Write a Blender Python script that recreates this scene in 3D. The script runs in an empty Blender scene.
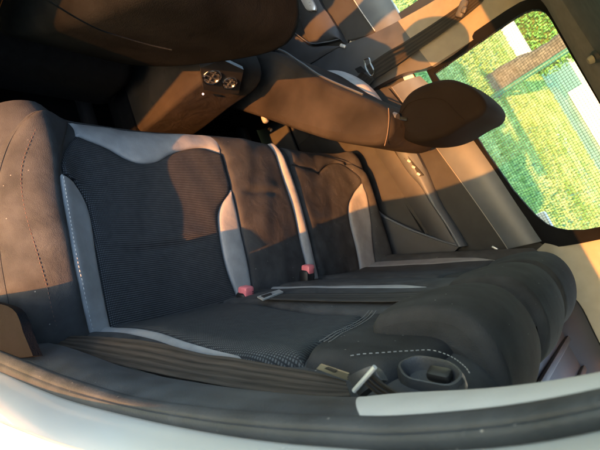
import bpy, math, random
import numpy as np
from mathutils import Vector, Matrix

SC = bpy.context.scene
COL = SC.collection
rnd = random.Random(7)
R_ = math.radians

# ------------------------------------------------------------------ camera (car axes: +x front, +y camera side, +z up)
CAM = np.array([-.1266, .9145, 1.1524]); FOC = 433.08           # focal length in pixels of a 600 px wide frame
RM = np.array([[-.36, -.631, .688], [-.905, .055, -.423], [.229, -.774, -.59]])
_u, _s, _v = np.linalg.svd(RM); RM = _u @ _v
cd = bpy.data.cameras.new('camera'); cam = bpy.data.objects.new('camera', cd); COL.objects.link(cam)
cd.sensor_width = 36; cd.lens = 36 * FOC / 600; cd.clip_start = .01; cd.clip_end = 600
cam.matrix_world = Matrix([[RM[0][i], -RM[1][i], -RM[2][i], CAM[i]] for i in range(3)] + [[0, 0, 0, 1]])
cd.dof.use_dof = True; cd.dof.focus_distance = .85; cd.dof.aperture_fstop = 13
SC.camera = cam

# ------------------------------------------------------------------ light
SUN_EL, SUN_AZ = 8.5, 13.5      # low evening sun from the camera side, a little from behind
wd = bpy.data.worlds.new('World'); SC.world = wd; wd.use_nodes = True
nt = wd.node_tree; bg = nt.nodes['Background']
sky = nt.nodes.new('ShaderNodeTexSky'); sky.sky_type = 'NISHITA'; sky.sun_disc = False
sky.sun_elevation = R_(SUN_EL); sky.sun_rotation = R_(-SUN_AZ); sky.dust_density = .7; sky.ozone_density = 1.4
nt.links.new(sky.outputs[0], bg.inputs[0]); bg.inputs[1].default_value = .15
sd = bpy.data.lights.new('sun', 'SUN'); sun = bpy.data.objects.new('sun', sd); COL.objects.link(sun)
sd.energy = 2.0; sd.angle = R_(.5); sd.color = (1, .34, .065)
_d = Vector((math.sin(R_(SUN_AZ)) * math.cos(R_(SUN_EL)), -math.cos(R_(SUN_AZ)) * math.cos(R_(SUN_EL)), -math.sin(R_(SUN_EL))))
sun.rotation_euler = _d.to_track_quat('-Z', 'Y').to_euler()
SC.view_settings.view_transform = 'Standard'; SC.view_settings.look = 'None'
SC.view_settings.exposure = 3.1; SC.view_settings.gamma = 1
SC.render.engine = 'CYCLES'
SC.cycles.max_bounces = 8; SC.cycles.diffuse_bounces = 5; SC.cycles.transparent_max_bounces = 16
SC.cycles.use_denoising = True

# ------------------------------------------------------------------ helpers
def px(u, v, n, d):
    """point where the sight line of a photo pixel meets the real plane n.p = d"""
    n = np.array(n, float); r = RM.T @ np.array([(u - 300) / FOC, (v - 225) / FOC, 1.0])
    return CAM + (d - n @ CAM) / (n @ r) * r
def PY(pts, y): return np.array([px(u, v, (0, 1, 0), y) for u, v in pts])
def P(pts, n, d): return np.array([px(u, v, n, d) for u, v in pts])

def tag(o, label=None, cat=None, group=None, kind=None):
    if label: o['label'] = label
    if cat: o['category'] = cat
    if group: o['group'] = group
    if kind: o['kind'] = kind
    return o
def thing(name, label, cat, loc=(0, 0, 0), group=None):
    o = bpy.data.objects.new(name, None); COL.objects.link(o); o.location = loc; o.empty_display_size = .05
    return tag(o, label, cat, group)
WORLD_LOC = {}
def link(name, verts, faces, m, parent=None, smooth=True, uv=None):
    me = bpy.data.meshes.new(name)
    me.from_pydata([tuple(map(float, v)) for v in verts], [], [tuple(map(int, f)) for f in faces]); me.update()
    if smooth: me.polygons.foreach_set('use_smooth', [True] * len(me.polygons))
    if uv is not None:
        l = me.uv_layers.new(name='UVMap'); uv = np.asarray(uv, float)
        idx = np.zeros(len(me.loops), int); me.loops.foreach_get('vertex_index', idx)
        l.data.foreach_set('uv', uv[idx].ravel())
    me.materials.append(m)
    o = bpy.data.objects.new(name, me); COL.objects.link(o)
    if parent is not None:
        o.parent = parent
        loc = Vector((0, 0, 0)); q = parent
        while q is not None: loc += Vector(q.location); q = q.parent
        o.location = -loc
    return o
def autosmooth(o, ang=40):
    me = o.data
    try: me.set_sharp_from_angle(angle=R_(ang))
    except Exception: pass
    return o

def grid_faces(nu, nv, off=0, flip=False, wrap=False):
    f = []
    for i in range(nu - 1):
        for j in range(nv - 1 + (1 if wrap else 0)):
            k = (j + 1) % nv
            q = (off + i * nv + j, off + (i + 1) * nv + j, off + (i + 1) * nv + k, off + i * nv + k)
            f.append(q[::-1] if flip else q)
    return f
def resample(pts, n, smooth=True):
    pts = np.asarray(pts, float)
    if smooth and len(pts) > 2:
        o = []
        Q = np.vstack([2 * pts[0] - pts[1], pts, 2 * pts[-1] - pts[-2]])
        for i in range(1, len(Q) - 2):
            for t in np.linspace(0, 1, 14, endpoint=False):
                a, b, c, e = Q[i - 1], Q[i], Q[i + 1], Q[i + 2]
                o.append(.5 * (2 * b + (c - a) * t + (2 * a - 5 * b + 4 * c - e) * t * t + (3 * b - a - 3 * c + e) * t ** 3))
        o.append(pts[-1]); pts = np.array(o)
    s = np.concatenate([[0], np.cumsum(np.linalg.norm(np.diff(pts, axis=0), axis=1))])
    t = np.linspace(0, s[-1], n)
    return np.stack([np.interp(t, s, pts[:, k]) for k in range(pts.shape[1])], 1)
def slab(name, G, thick, m, parent=None, smooth=True, uv=None, ang=40):
    """closed sheet: G is a (nu,nv,3) grid, thick a vector (or number along -normal)"""
    nu, nv = G.shape[:2]
    if np.isscalar(thick):
        du = np.gradient(G, axis=0); dv = np.gradient(G, axis=1); n = np.cross(du, dv)
        n /= np.linalg.norm(n, axis=2, keepdims=True) + 1e-9; T = n * thick
    else: T = np.broadcast_to(np.array(thick, float), G.shape)
    V = np.concatenate([G.reshape(-1, 3), (G + T).reshape(-1, 3)]); N = nu * nv
    f = grid_faces(nu, nv) + grid_faces(nu, nv, N, True)
    ring = [i * nv for i in range(nu)] + [(nu - 1) * nv + j for j in range(1, nv)] + [i * nv + nv - 1 for i in range(nu - 2, -1, -1)] + [j for j in range(nv - 2, 0, -1)]
    for a, b in zip(ring, ring[1:] + ring[:1]): f.append((b, a, a + N, b + N))
    if uv is not None: uv = np.concatenate([uv.reshape(-1, 2)] * 2)
    o = link(name, V, f, m, parent, smooth, uv)
    return autosmooth(o, ang) if smooth else o
def ruled(A, B, n=24, k=8, bulge=0, bdir=None, smooth=True):
    A = resample(A, n, smooth); B = resample(B, n, smooth); t = np.linspace(0, 1, k)[None, :, None]
    G = A[:, None] * (1 - t) + B[:, None] * t
    if bulge: G = G + np.array(bdir) * bulge * (1 - (2 * t - 1) ** 2)
    return G
def coons(L, Rr, Bt, Tp, nu, nv):
    """L,R run bottom->top; Bt,Tp run left->right ; result (nu along bottom->top, nv left->right)"""
    L, Rr = resample(L, nu), resample(Rr, nu); Bt, Tp = resample(Bt, nv), resample(Tp, nv)
    t = np.linspace(0, 1, nu)[:, None, None]; s = np.linspace(0, 1, nv)[None, :, None]
    return (1 - s) * L[:, None] + s * Rr[:, None] + (1 - t) * Bt[None] + t * Tp[None] - (
        (1 - s) * (1 - t) * L[0] + s * (1 - t) * Rr[0] + (1 - s) * t * L[-1] + s * t * Rr[-1])
def tube(pts, r, sides=10, closed=False, cap=True):
    pts = np.asarray(pts, float); n = len(pts); V = []; F = []
    rr = np.broadcast_to(np.asarray(r, float), (n,))
    up = np.array([0.13, .21, 1.0]); up /= np.linalg.norm(up)
    for i in range(n):
        a = pts[(i - 1) % n] if (closed or i > 0) else pts[i]; b = pts[(i + 1) % n] if (closed or i < n - 1) else pts[i]
        t = (b - a) / (np.linalg.norm(b - a) + 1e-9); x = np.cross(up, t); x /= np.linalg.norm(x) + 1e-9; y = np.cross(t, x)
        for k in range(sides):
            th = 2 * math.pi * k / sides; V.append(pts[i] + rr[i] * (math.cos(th) * x + math.sin(th) * y))
    for i in range(n if closed else n - 1):
        for k in range(sides):
            i2 = (i + 1) % n; F.append((i * sides + k, i * sides + (k + 1) % sides, i2 * sides + (k + 1) % sides, i2 * sides + k))
    if cap and not closed: F.append(tuple(range(sides))[::-1]); F.append(tuple((n - 1) * sides + k for k in range(sides)))
    return V, F
class MB:
    def __init__(s): s.v = []; s.f = []
    def add(s, V, F):
        o = len(s.v); s.v += [np.asarray(q, float) for q in V]; s.f += [tuple(i + o for i in f) for f in F]; return s
    def box(s, c, size, ax=None, bev=0.0):
        ax = np.eye(3) if ax is None else np.array(ax, float); h = np.array(size, float) / 2; b = min(bev, h.min() * .9)
        if b <= 0:
            V = [np.array(c) + (np.array([i, j, k]) * h) @ ax for i in (-1, 1) for j in (-1, 1) for k in (-1, 1)]
            F = [(0, 1, 3, 2), (4, 6, 7, 5), (0, 4, 5, 1), (2, 3, 7, 6), (0, 2, 6, 4), (1, 5, 7, 3)]
            return s.add(V, F)
        rings = []
        for z, ins in ((-h[2], b), (-h[2] + b * .3, b * .3), (-h[2] + b, 0), (h[2] - b, 0), (h[2] - b * .3, b * .3), (h[2], b)):
            hx, hy = h[0] - ins, h[1] - ins; q = b * .99; ring = []
            for sx, sy, a0 in ((1, 1, 0), (-1, 1, 90), (-1, -1, 180), (1, -1, 270)):
                for k in range(4):
                    th = R_(a0 + 30 * k); ring.append((sx * (hx - q) + q * math.cos(th), sy * (hy - q) + q * math.sin(th), z))
            rings.append(ring)
        n = 16; V = [np.array(c) + np.array(p) @ ax for r in rings for p in r]
        F = [(i * n + k, i * n + (k + 1) % n, (i + 1) * n + (k + 1) % n, (i + 1) * n + k) for i in range(5) for k in range(n)]
        F += [tuple(range(n))[::-1], tuple(5 * n + k for k in range(n))]
        return s.add(V, F)
    def tube(s, pts, r, sides=10, closed=False): return s.add(*tube(pts, r, sides, closed))
    def build(s, name, m, parent=None, smooth=True, ang=40):
        o = link(name, s.v, s.f, m, parent, smooth)
        return autosmooth(o, ang) if smooth else o
def frame3(x, z=None):
    x = np.array(x, float); x /= np.linalg.norm(x); z = np.array((0, 0, 1) if z is None else z, float)
    y = np.cross(z, x); y /= np.linalg.norm(y); return np.array([x, y, np.cross(x, y)])
def extrude_profile(name, prof, y0, y1, r, m, parent, steps=6, power=2.0, mid=8, crown=0.0):
    """closed (x,z) profile pulled along y with rounded ends"""
    p = np.asarray(prof, float); a = np.roll(p, 1, 0); b = np.roll(p, -1, 0); t = b - a; t /= np.linalg.norm(t, axis=1)[:, None] + 1e-9
    n = np.stack([t[:, 1], -t[:, 0]], 1)
    area = .5 * np.sum(p[:, 0] * np.roll(p[:, 1], -1) - np.roll(p[:, 0], -1) * p[:, 1])
    if area < 0: n = -n
    ks = np.linspace(0, 1, steps); ys = []; ins = []
    for k in ks: ys.append(y0 + r * k); ins.append(r * (1 - (1 - (1 - k) ** power) ** (1 / power)))
    for k in np.linspace(0, 1, mid)[1:-1]: ys.append(y0 + r + (y1 - y0 - 2 * r) * k); ins.append(-crown * math.sin(math.pi * k))
    for k in ks[::-1]: ys.append(y1 - r * k); ins.append(r * (1 - (1 - (1 - k) ** power) ** (1 / power)))
    V = []; N = len(p)
    for y, q in zip(ys, ins):
        for (x, z), nn in zip(p, n): V.append((x - nn[0] * q, y, z - nn[1] * q))
    F = grid_faces(len(ys), N, wrap=True)
    F += [tuple(range(N))[::-1], tuple((len(ys) - 1) * N + k for k in range(N))]
    return autosmooth(link(name, V, F, m, parent), 30)

# ------------------------------------------------------------------ materials
def mat(name, col, rough=.6, var=0, scale=40, bump=0, bscale=300, metal=0, coat=0, sheen=0, spec=.5, stretch=None, col2=None, dents=0, specks=0):
    m = bpy.data.materials.new(name); m.use_nodes = True; n = m.node_tree; b = n.nodes['Principled BSDF']
    b.inputs['Base Color'].default_value = (*col, 1); b.inputs['Roughness'].default_value = rough
    b.inputs['Metallic'].default_value = metal; b.inputs['Coat Weight'].default_value = coat
    b.inputs['Sheen Weight'].default_value = sheen; b.inputs['Specular IOR Level'].default_value = spec
    b.inputs['Sheen Roughness'].default_value = .5
    tc = n.nodes.new('ShaderNodeTexCoord'); src = tc.outputs['Object']
    if stretch:
        mp = n.nodes.new('ShaderNodeMapping'); mp.inputs['Scale'].default_value = stretch; n.links.new(src, mp.inputs[0]); src = mp.outputs[0]
    if var:
        t = n.nodes.new('ShaderNodeTexNoise'); t.inputs['Scale'].default_value = scale; t.inputs['Detail'].default_value = 6; n.links.new(src, t.inputs[0])
        r = n.nodes.new('ShaderNodeValToRGB'); c2 = col2 or tuple(min(1, c * (1 + var)) for c in col)
        r.color_ramp.elements[0].position = .3; r.color_ramp.elements[1].position = .72
        r.color_ramp.elements[0].color = (*[c * (1 - var) for c in col], 1); r.color_ramp.elements[1].color = (*c2, 1)
        n.links.new(t.outputs[0], r.inputs[0]); n.links.new(r.outputs[0], b.inputs['Base Color'])
        mr = n.nodes.new('ShaderNodeMapRange'); mr.inputs[3].default_value = max(.05, rough - .1); mr.inputs[4].default_value = min(1, rough + .1)
        n.links.new(t.outputs[0], mr.inputs[0]); n.links.new(mr.outputs[0], b.inputs['Roughness'])
    if bump:
        t2 = n.nodes.new('ShaderNodeTexNoise'); t2.inputs['Scale'].default_value = bscale; t2.inputs['Detail'].default_value = 3; n.links.new(src, t2.inputs[0])
        bp = n.nodes.new('ShaderNodeBump'); bp.inputs['Strength'].default_value = bump; bp.inputs['Distance'].default_value = .002
        n.links.new(t2.outputs[0], bp.inputs['Height']); n.links.new(bp.outputs[0], b.inputs['Normal'])
        if dents:                                     # soft hollows and creases from use
            t3 = n.nodes.new('ShaderNodeTexNoise'); t3.inputs['Scale'].default_value = 13; t3.inputs['Detail'].default_value = 3; t3.inputs['Distortion'].default_value = 1.2
            n.links.new(tc.outputs['Object'], t3.inputs[0])
            b2 = n.nodes.new('ShaderNodeBump'); b2.inputs['Strength'].default_value = dents; b2.inputs['Distance'].default_value = .012
            n.links.new(t3.outputs[0], b2.inputs['Height']); n.links.new(b2.outputs[0], bp.inputs['Normal'])
    if specks and var:                                # lint and dust
        vo = n.nodes.new('ShaderNodeTexVoronoi'); vo.inputs['Scale'].default_value = specks; n.links.new(tc.outputs['Object'], vo.inputs['Vector'])
        lt = n.nodes.new('ShaderNodeMath'); lt.operation = 'LESS_THAN'; lt.inputs[1].default_value = .085; n.links.new(vo.outputs['Distance'], lt.inputs[0])
        sp = n.nodes.new('ShaderNodeSeparateXYZ'); n.links.new(vo.outputs['Color'], sp.inputs[0])
        l2 = n.nodes.new('ShaderNodeMath'); l2.operation = 'LESS_THAN'; l2.inputs[1].default_value = .22; n.links.new(sp.outputs[0], l2.inputs[0])
        ml = n.nodes.new('ShaderNodeMath'); ml.operation = 'MULTIPLY'; n.links.new(lt.outputs[0], ml.inputs[0]); n.links.new(l2.outputs[0], ml.inputs[1])
        mx = n.nodes.new('ShaderNodeMix'); mx.data_type = 'RGBA'; n.links.new(ml.outputs[0], mx.inputs[0]); n.links.new(r.outputs[0], mx.inputs[6]); mx.inputs[7].default_value = (.20, .19, .18, 1)
        n.links.new(mx.outputs[2], b.inputs['Base Color'])
    return m
def weave_mat(name, dark, light, cu, cv, du, dv, rough=.9, bump=.6):
    """rows of small raised stitches: cell size cu x cv metres, stitch filling du x dv of it"""
    m = bpy.data.materials.new(name); m.use_nodes = True; n = m.node_tree; b = n.nodes['Principled BSDF']; L = n.links
    uv = n.nodes.new('ShaderNodeUVMap'); sx = n.nodes.new('ShaderNodeSeparateXYZ'); L.new(uv.outputs[0], sx.inputs[0])
    def M(op, a, bb=None, c=None):
        q = n.nodes.new('ShaderNodeMath'); q.operation = op
        for i, w in enumerate((a, bb, c)):
            if w is None: continue
            if isinstance(w, (int, float)): q.inputs[i].default_value = w
            else: L.new(w, q.inputs[i])
        return q.outputs[0]
    def cell(src, c, d, shift=None):
        f = M('DIVIDE', src, c)
        if shift is not None: f = M('ADD', f, shift)
        f = M('FRACT', f); f = M('ABSOLUTE', M('SUBTRACT', f, .5))
        q = n.nodes.new('ShaderNodeMapRange'); q.interpolation_type = 'SMOOTHSTEP'; L.new(f, q.inputs[0])
        q.inputs[1].default_value = d / 2 - .1; q.inputs[2].default_value = d / 2 + .1; q.inputs[3].default_value = 1; q.inputs[4].default_value = 0
        return q.outputs[0]
    mk = M('MULTIPLY', cell(sx.outputs[0], cu, du), cell(sx.outputs[1], cv, dv))
    tn = n.nodes.new('ShaderNodeTexNoise'); tn.inputs['Scale'].default_value = 60; L.new(uv.outputs[0], tn.inputs[0])
    mx = n.nodes.new('ShaderNodeMix'); mx.data_type = 'RGBA'; L.new(M('MULTIPLY', mk, M('ADD', M('MULTIPLY', tn.outputs[0], .9), .4)), mx.inputs[0])
    mx.inputs[6].default_value = (*dark, 1); mx.inputs[7].default_value = (*light, 1); L.new(mx.outputs[2], b.inputs['Base Color'])
    b.inputs['Roughness'].default_value = rough; b.inputs['Specular IOR Level'].default_value = .15
    bp = n.nodes.new('ShaderNodeBump'); bp.inputs['Strength'].default_value = bump; bp.inputs['Distance'].default_value = .001
    L.new(mk, bp.inputs['Height']); L.new(bp.outputs[0], b.inputs['Normal'])
    return m
M = {}
M['fabric'] = mat('charcoal fabric', (.049, .049, .050), .92, .3, 22, .5, 700, sheen=.02, spec=.12, dents=.30, specks=70)
M['fabric_soft'] = mat('headrest fabric', (.037, .037, .038), .95, .3, 18, .5, 700, spec=.10, dents=.22, specks=80)
M['insert'] = weave_mat('woven insert fabric', (.021, .022, .024), (.10, .103, .108), .0044, .0033, .55, .62)
M['insert_back'] = weave_mat('woven backrest fabric', (.024, .025, .027), (.095, .098, .10), .0044, .0034, .55, .62, bump=.5)
M['leather'] = mat('grey leatherette', (.275, .275, .275), .55, .14, 35, .35, 420, dents=.15)
M['side_fabric'] = mat('front seat side fabric', (.023, .0195, .017), .92, .5, 7, .4, 700, sheen=.0, spec=.1, dents=.4)
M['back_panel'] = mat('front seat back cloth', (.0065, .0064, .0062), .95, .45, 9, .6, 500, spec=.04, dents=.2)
M['shadowed_rest'] = mat('shadowed front headrest fabric', (.0022, .0026, .0032), .95, .3, 14, .4, 700, spec=.08)  # near-black base colour stands in for a shadow cast on the headrest
M['plastic'] = mat('dark grained plastic', (.038, .040, .044), .5, .15, 20, .3, 700)
M['plastic_soft'] = mat('soft dark plastic', (.030, .031, .032), .65, .2, 20, .3, 900, spec=.22)
M['plastic_blue'] = mat('grey belt line plastic', (.085, .10, .12), .45, .1, 20, .2, 700)
M['black'] = mat('black plastic', (.010, .010, .011), .5, .1, 20)
M['moulding'] = mat('matt black moulding', (.005, .0055, .007), .85, .2, 30, .3, 500, spec=.08)
M['carpet'] = mat('black carpet', (.005, .005, .0055), .98, .3, 60, .8, 400, spec=.03)
M['rubber'] = mat('door rubber', (.034, .037, .042), .62, .35, 22, .3, 300, specks=110)
M['trim_grey'] = mat('grey sill trim', (.040, .044, .050), .6, .35, 22, .3, 600, specks=120)
M['paint'] = mat('white paint', (.80, .78, .73), .25, .04, 5, coat=.6)
M['light_trim'] = mat('pale pillar trim', (.50, .485, .47), .6, .06, 30, .15, 900)
M['head'] = mat('headliner cloth', (.20, .20, .195), .95, .1, 40, .3, 900, spec=.05)
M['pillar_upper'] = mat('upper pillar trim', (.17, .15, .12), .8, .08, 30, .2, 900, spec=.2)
M['beige'] = mat('beige pillar trim', (.28, .26, .215), .8, .08, 30, .2, 900)
M['chrome'] = mat('chrome', (.75, .73, .70), .18, metal=1)
M['steel'] = mat('stamped steel', (.55, .52, .47), .35, .1, 60, metal=1)
M['silver'] = mat('silver plastic', (.62, .62, .60), .3, .05, 30, metal=.4)
M['trim_line'] = mat('satin trim line', (.20, .20, .19), .4, .05, 30)
M['red'] = mat('faded red button', (.78, .20, .22), .35, .1, 40)
M['stitch'] = mat('pale thread', (.42, .42, .42), .8)
M['stitch_mid'] = mat('grey white thread', (.24, .24, .235), .8)
M['stitch_grey'] = mat('grey thread', (.12, .12, .12), .8)
M['seam_tan'] = mat('tan seam', (.13, .09, .06), .8)
M['stitch_dark'] = mat('brown thread', (.10, .055, .045), .8)
def web_mat(name, a, b):
    m = bpy.data.materials.new(name); m.use_nodes = True; n = m.node_tree; p = n.nodes['Principled BSDF']; L = n.links
    uv = n.nodes.new('ShaderNodeUVMap'); sx = n.nodes.new('ShaderNodeSeparateXYZ'); L.new(uv.outputs[0], sx.inputs[0])
    def mm(op, x, y):
        q = n.nodes.new('ShaderNodeMath'); q.operation = op
        for i, w in enumerate((x, y)):
            if isinstance(w, (int, float)): q.inputs[i].default_value = w
            else: L.new(w, q.inputs[i])
        return q.outputs[0]
    st = mm('SINE', mm('MULTIPLY', sx.outputs[1], 6.283 * 4.5), 0)
    rib = mm('SINE', mm('MULTIPLY', sx.outputs[0], 6.283 / .0016), 0)
    tn = n.nodes.new('ShaderNodeTexNoise'); tn.inputs['Scale'].default_value = 18; tn.inputs['Detail'].default_value = 5; L.new(uv.outputs[0], tn.inputs[0])
    f = mm('ADD', mm('MULTIPLY', st, .17), mm('MULTIPLY', tn.outputs[0], .9)); f = mm('ADD', f, mm('MULTIPLY', rib, .08))
    r = n.nodes.new('ShaderNodeValToRGB'); r.color_ramp.elements[0].position = .15; r.color_ramp.elements[1].position = .8
    r.color_ramp.elements[0].color = (*a, 1); r.color_ramp.elements[1].color = (*b, 1); L.new(f, r.inputs[0]); L.new(r.outputs[0], p.inputs['Base Color'])
    p.inputs['Roughness'].default_value = .85; p.inputs['Specular IOR Level'].default_value = .12
    bp = n.nodes.new('ShaderNodeBump'); bp.inputs['Strength'].default_value = .5; bp.inputs['Distance'].default_value = .0008; L.new(f, bp.inputs['Height']); L.new(bp.outputs[0], p.inputs['Normal'])
    return m
M['web'] = web_mat('worn belt webbing', (.019, .0165, .0145), (.060, .050, .042))
M['web_dark'] = web_mat('dark belt webbing', (.022, .021, .020), (.065, .060, .056))
M['web_black'] = web_mat('black belt webbing', (.010, .0095, .009), (.028, .025, .022))
M['grass'] = mat('dry lawn', (.20, .45, .13), .95, .3, 1.0, col2=(.40, .60, .32))
M['blade'] = mat('grass blades', (.18, .45, .10), .8, .3, 1.2, col2=(.38, .60, .28))
M['concrete'] = mat('pale concrete', (.80, .78, .72), .9, .08, 3)
M['white_wall'] = mat('white garden wall', (.80, .79, .76), .9, .06, 2)
M['hedge_leaf'] = mat('hedge leaf', (.13, .40, .11), .7, .4, 3)
M['bark'] = mat('bark', (.105, .115, .10), .95, .4, 12, 1, 30)
M['teal'] = mat('teal painted steel', (.035, .17, .12), .5, .15, 10)
M['leaf'] = mat('leaf', (.07, .12, .03), .7, .4, 3)
M['thread'] = mat('blind thread', (.045, .055, .04), .9)
def glass_mat():
    m = bpy.data.materials.new('window glass'); m.use_nodes = True; n = m.node_tree; L = n.links
    out = n.nodes['Material Output']; n.nodes.remove(n.nodes['Principled BSDF'])
    tr = n.nodes.new('ShaderNodeBsdfTransparent'); tr.inputs[0].default_value = (.93, .96, .93, 1)
    gl = n.nodes.new('ShaderNodeBsdfGlossy'); gl.inputs['Roughness'].default_value = .02
    fr = n.nodes.new('ShaderNodeFresnel'); fr.inputs[0].default_value = 1.3
    mx = n.nodes.new('ShaderNodeMixShader'); L.new(fr.outputs[0], mx.inputs[0]); L.new(tr.outputs[0], mx.inputs[1]); L.new(gl.outputs[0], mx.inputs[2]); L.new(mx.outputs[0], out.inputs[0])
    return m
M['glass'] = glass_mat()

# ================================================================== OUTSIDE
GZ = -.45
o = link('ground', [(-250, -400, GZ), (250, -400, GZ), (250, 150, GZ), (-250, 150, GZ)], [(0, 1, 2, 3)], M['grass'], None, False); tag(o, kind='structure')
# white garden wall across the lawn, stepping up, and a bright hedge behind it
w = MB(); w.box((9.6, -20, -.16), (5.6, .22, .58), bev=.02); w.box((9.6, -20, .15), (5.7, .32, .05), bev=.015)
tag(w.build('garden_wall', M['white_wall']), 'low white garden wall on the lawn in front of the bright green hedge', 'wall')
w = MB(); w.box((-8, -52, 2.4), (41, .5, 5.7), bev=.03)
for k in range(9): w.box((-26 + 4.4 * k, -51.7, 2.4), (.35, .3, 5.7), bev=.03)
w.box((-8, -51.9, 5.3), (41.4, .9, .25), bev=.05)
tag(w.build('boundary_wall', M['white_wall']), 'tall white boundary wall far behind the lawn, under the roof edge of the window', 'wall')
q = [px(u, v, (0, 0, 1), GZ + .012) for u, v in ((548, 118), (566, 152), (584, 186), (604, 226))]; q2 = [px(u, v, (0, 0, 1), GZ + .012) for u, v in ((556, 116), (576, 152), (596, 190), (616, 226))]
o = slab('path', ruled(q, q2, 20, 3), (0, 0, -.03), M['concrete']); tag(o, kind='structure')
# grass blades in the part of the lawn the windows look onto
def blades(n):
    g = np.random.default_rng(3); V = np.zeros((n * 3, 3)); ang = g.uniform(-.12, .80, n); dist = 4.5 + 24 * g.random(n) ** 1.5
    x = .2 + dist * np.sin(ang); y = -1.0 - dist * np.cos(ang) + .9; a = g.uniform(0, 6.28, n)
    h = g.uniform(.03, .10, n) * (1 + dist / 30); w = .012 * (1 + dist / 8)
    V[0::3] = np.c_[x - w * np.cos(a), y - w * np.sin(a), np.full(n, GZ)]; V[1::3] = np.c_[x + w * np.cos(a), y + w * np.sin(a), np.full(n, GZ)]
    V[2::3] = np.c_[x + g.normal(0, .04, n), y + g.normal(0, .04, n), GZ + h]
    return V, np.arange(n * 3).reshape(-1, 3)
V, F = blades(60000); o = link('grass', V, F, M['blade'], None, False); tag(o, kind='stuff')

def leaf_cloud(c, rad, n, size, m, name, parent):
    g = np.random.default_rng(int(abs(c[0] * 100)) + n); V = []; F = []
    cl = g.normal(0, .55, (max(8, n // 60), 3)) * rad
    for i in range(n):
        p = cl[g.integers(len(cl))] + g.normal(0, .16, 3) * rad
        a = g.normal(0, 1, 3); a /= np.linalg.norm(a); b = np.cross(a, g.normal(0, 1, 3)); b /= np.linalg.norm(b); s = size * g.uniform(.6, 1.4); k = len(V)
        q = np.array(c) + p; V += [q - a * s, q + b * s * .5, q + a * s, q - b * s * .5]; F.append((k, k + 1, k + 2, k + 3))
    return link(name, V, F, m, parent, False)
hd = thing('hedge', 'bright green hedge behind the low white garden wall', 'hedge', (11, -25, GZ))
V_, F_ = [], []
g_ = np.random.default_rng(5)
for i in range(14000):
    p = np.array([g_.uniform(7.6, 17), g_.uniform(-26, -24), GZ + 2.6 * g_.random() ** .8 * (1 + .12 * math.sin(i))]); a = g_.normal(0, 1, 3); a /= np.linalg.norm(a); b = np.cross(a, g_.normal(0, 1, 3)); b /= np.linalg.norm(b); q = .085; k = len(V_)
    V_ += [p - a * q, p + b * q * .6, p + a * q, p - b * q * .6]; F_.append((k, k + 1, k + 2, k + 3))
link('foliage', V_, F_, M['hedge_leaf'], hd, False)
MB().box((12.3, -25.2, GZ + 1.0), (9, 1.2, 2.1), bev=.3).build('stems', M['leaf'], hd)
def outside_base(u, v): return px(u, v, (0, 0, 1), GZ)
def tree(u, v, r, lean, label):
    b = outside_base(u, v); t = thing('tree', label, 'tree', b)
    pts = [b + np.array([0, 0, -.1])] + [b + np.array([lean * k + .06 * math.sin(k * 2), 0, k * .6]) for k in range(1, 8)]
    rr = [r * 1.35, r * 1.05, r, r * .95, r * .9, r * .85, r * .75, r * .6]
    mb = MB().tube(resample(pts, 40), np.interp(np.linspace(0, 7, 40), range(8), rr) * (1 + .05 * np.sin(np.arange(40) * 1.7)), 14)
    top = pts[-1]
    for k in range(6):
        a = k * 1.05; e = top + np.array([math.cos(a) * 1.2, math.sin(a) * 1.2, .9 + .2 * (k % 3)])
        mb.tube([top - np.array([0, 0, .4 * (k % 2)]), (top + e) / 2 + np.array([0, 0, .15]), e], [r * .4, r * .28, r * .1], 8)
    mb.build('trunk', M['bark'], t)
    leaf_cloud(top + np.array([0, 0, 1.2]), np.array([1.5, 1.5, .9]), 2200, .12, M['leaf'], 'crown', t)
    return t
tree(491, 88, .24, .0, 'brown tree trunk on the lawn outside the window with the sun blind')
pb_ = outside_base(490, 99)
o = MB().tube([pb_ + np.array([0, 0, -.1]), pb_ + np.array([0, 0, 1.2]), pb_ + np.array([0, 0, 3.2])], .055, 12)
o.tube([pb_ + np.array([0, 0, 3.2]), pb_ + np.array([0, 0, 3.24])], [.065, .03], 12); o.box(pb_ + np.array([0, 0, .01]), (.22, .22, .03), bev=.008)
tag(o.build('metal_pole', M['teal']), 'slim teal painted pole standing in front of the tree trunk on the lawn', 'pole')

# ================================================================== CAR BODY
car = thing('car_body', 'white car body around the open rear doorway, with dark rubber door seal', 'car', (0, 0, 0))
# ---- near doorway: rear edge of the opening, swept in bands
A_ = [(-60, 312), (-20, 322), (0, 329), (20, 337), (67, 347), (133, 370), (200, 383), (270, 392), (345, 397), (400, 393), (500, 387), (600, 372), (680, 352)]
M_ = [(-60, 330), (-20, 343), (0, 350), (30, 362), (67, 376), (130, 395), (200, 406), (270, 412), (345, 415), (400, 415), (500, 406), (600, 388), (680, 366)]
S_ = [(-60, 345), (-20, 363), (0, 371), (30, 384), (67, 398), (130, 414), (200, 428), (270, 438), (345, 444), (400, 447), (500, 441), (600, 423), (680, 400)]
T_ = [(-60, 390), (-20, 410), (0, 420), (30, 432), (67, 445), (130, 462), (200, 475), (270, 485), (345, 492), (400, 495), (500, 490), (600, 470), (680, 445)]
U_ = [(-60, 560), (-20, 575), (0, 590), (30, 600), (67, 610), (130, 620), (200, 630), (270, 640), (345, 650), (400, 650), (500, 645), (600, 625), (680, 600)]
cA, cM, cS, cT = PY(A_, .625), PY(M_, .688), PY(S_, .704), PY(T_, .762)
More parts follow.
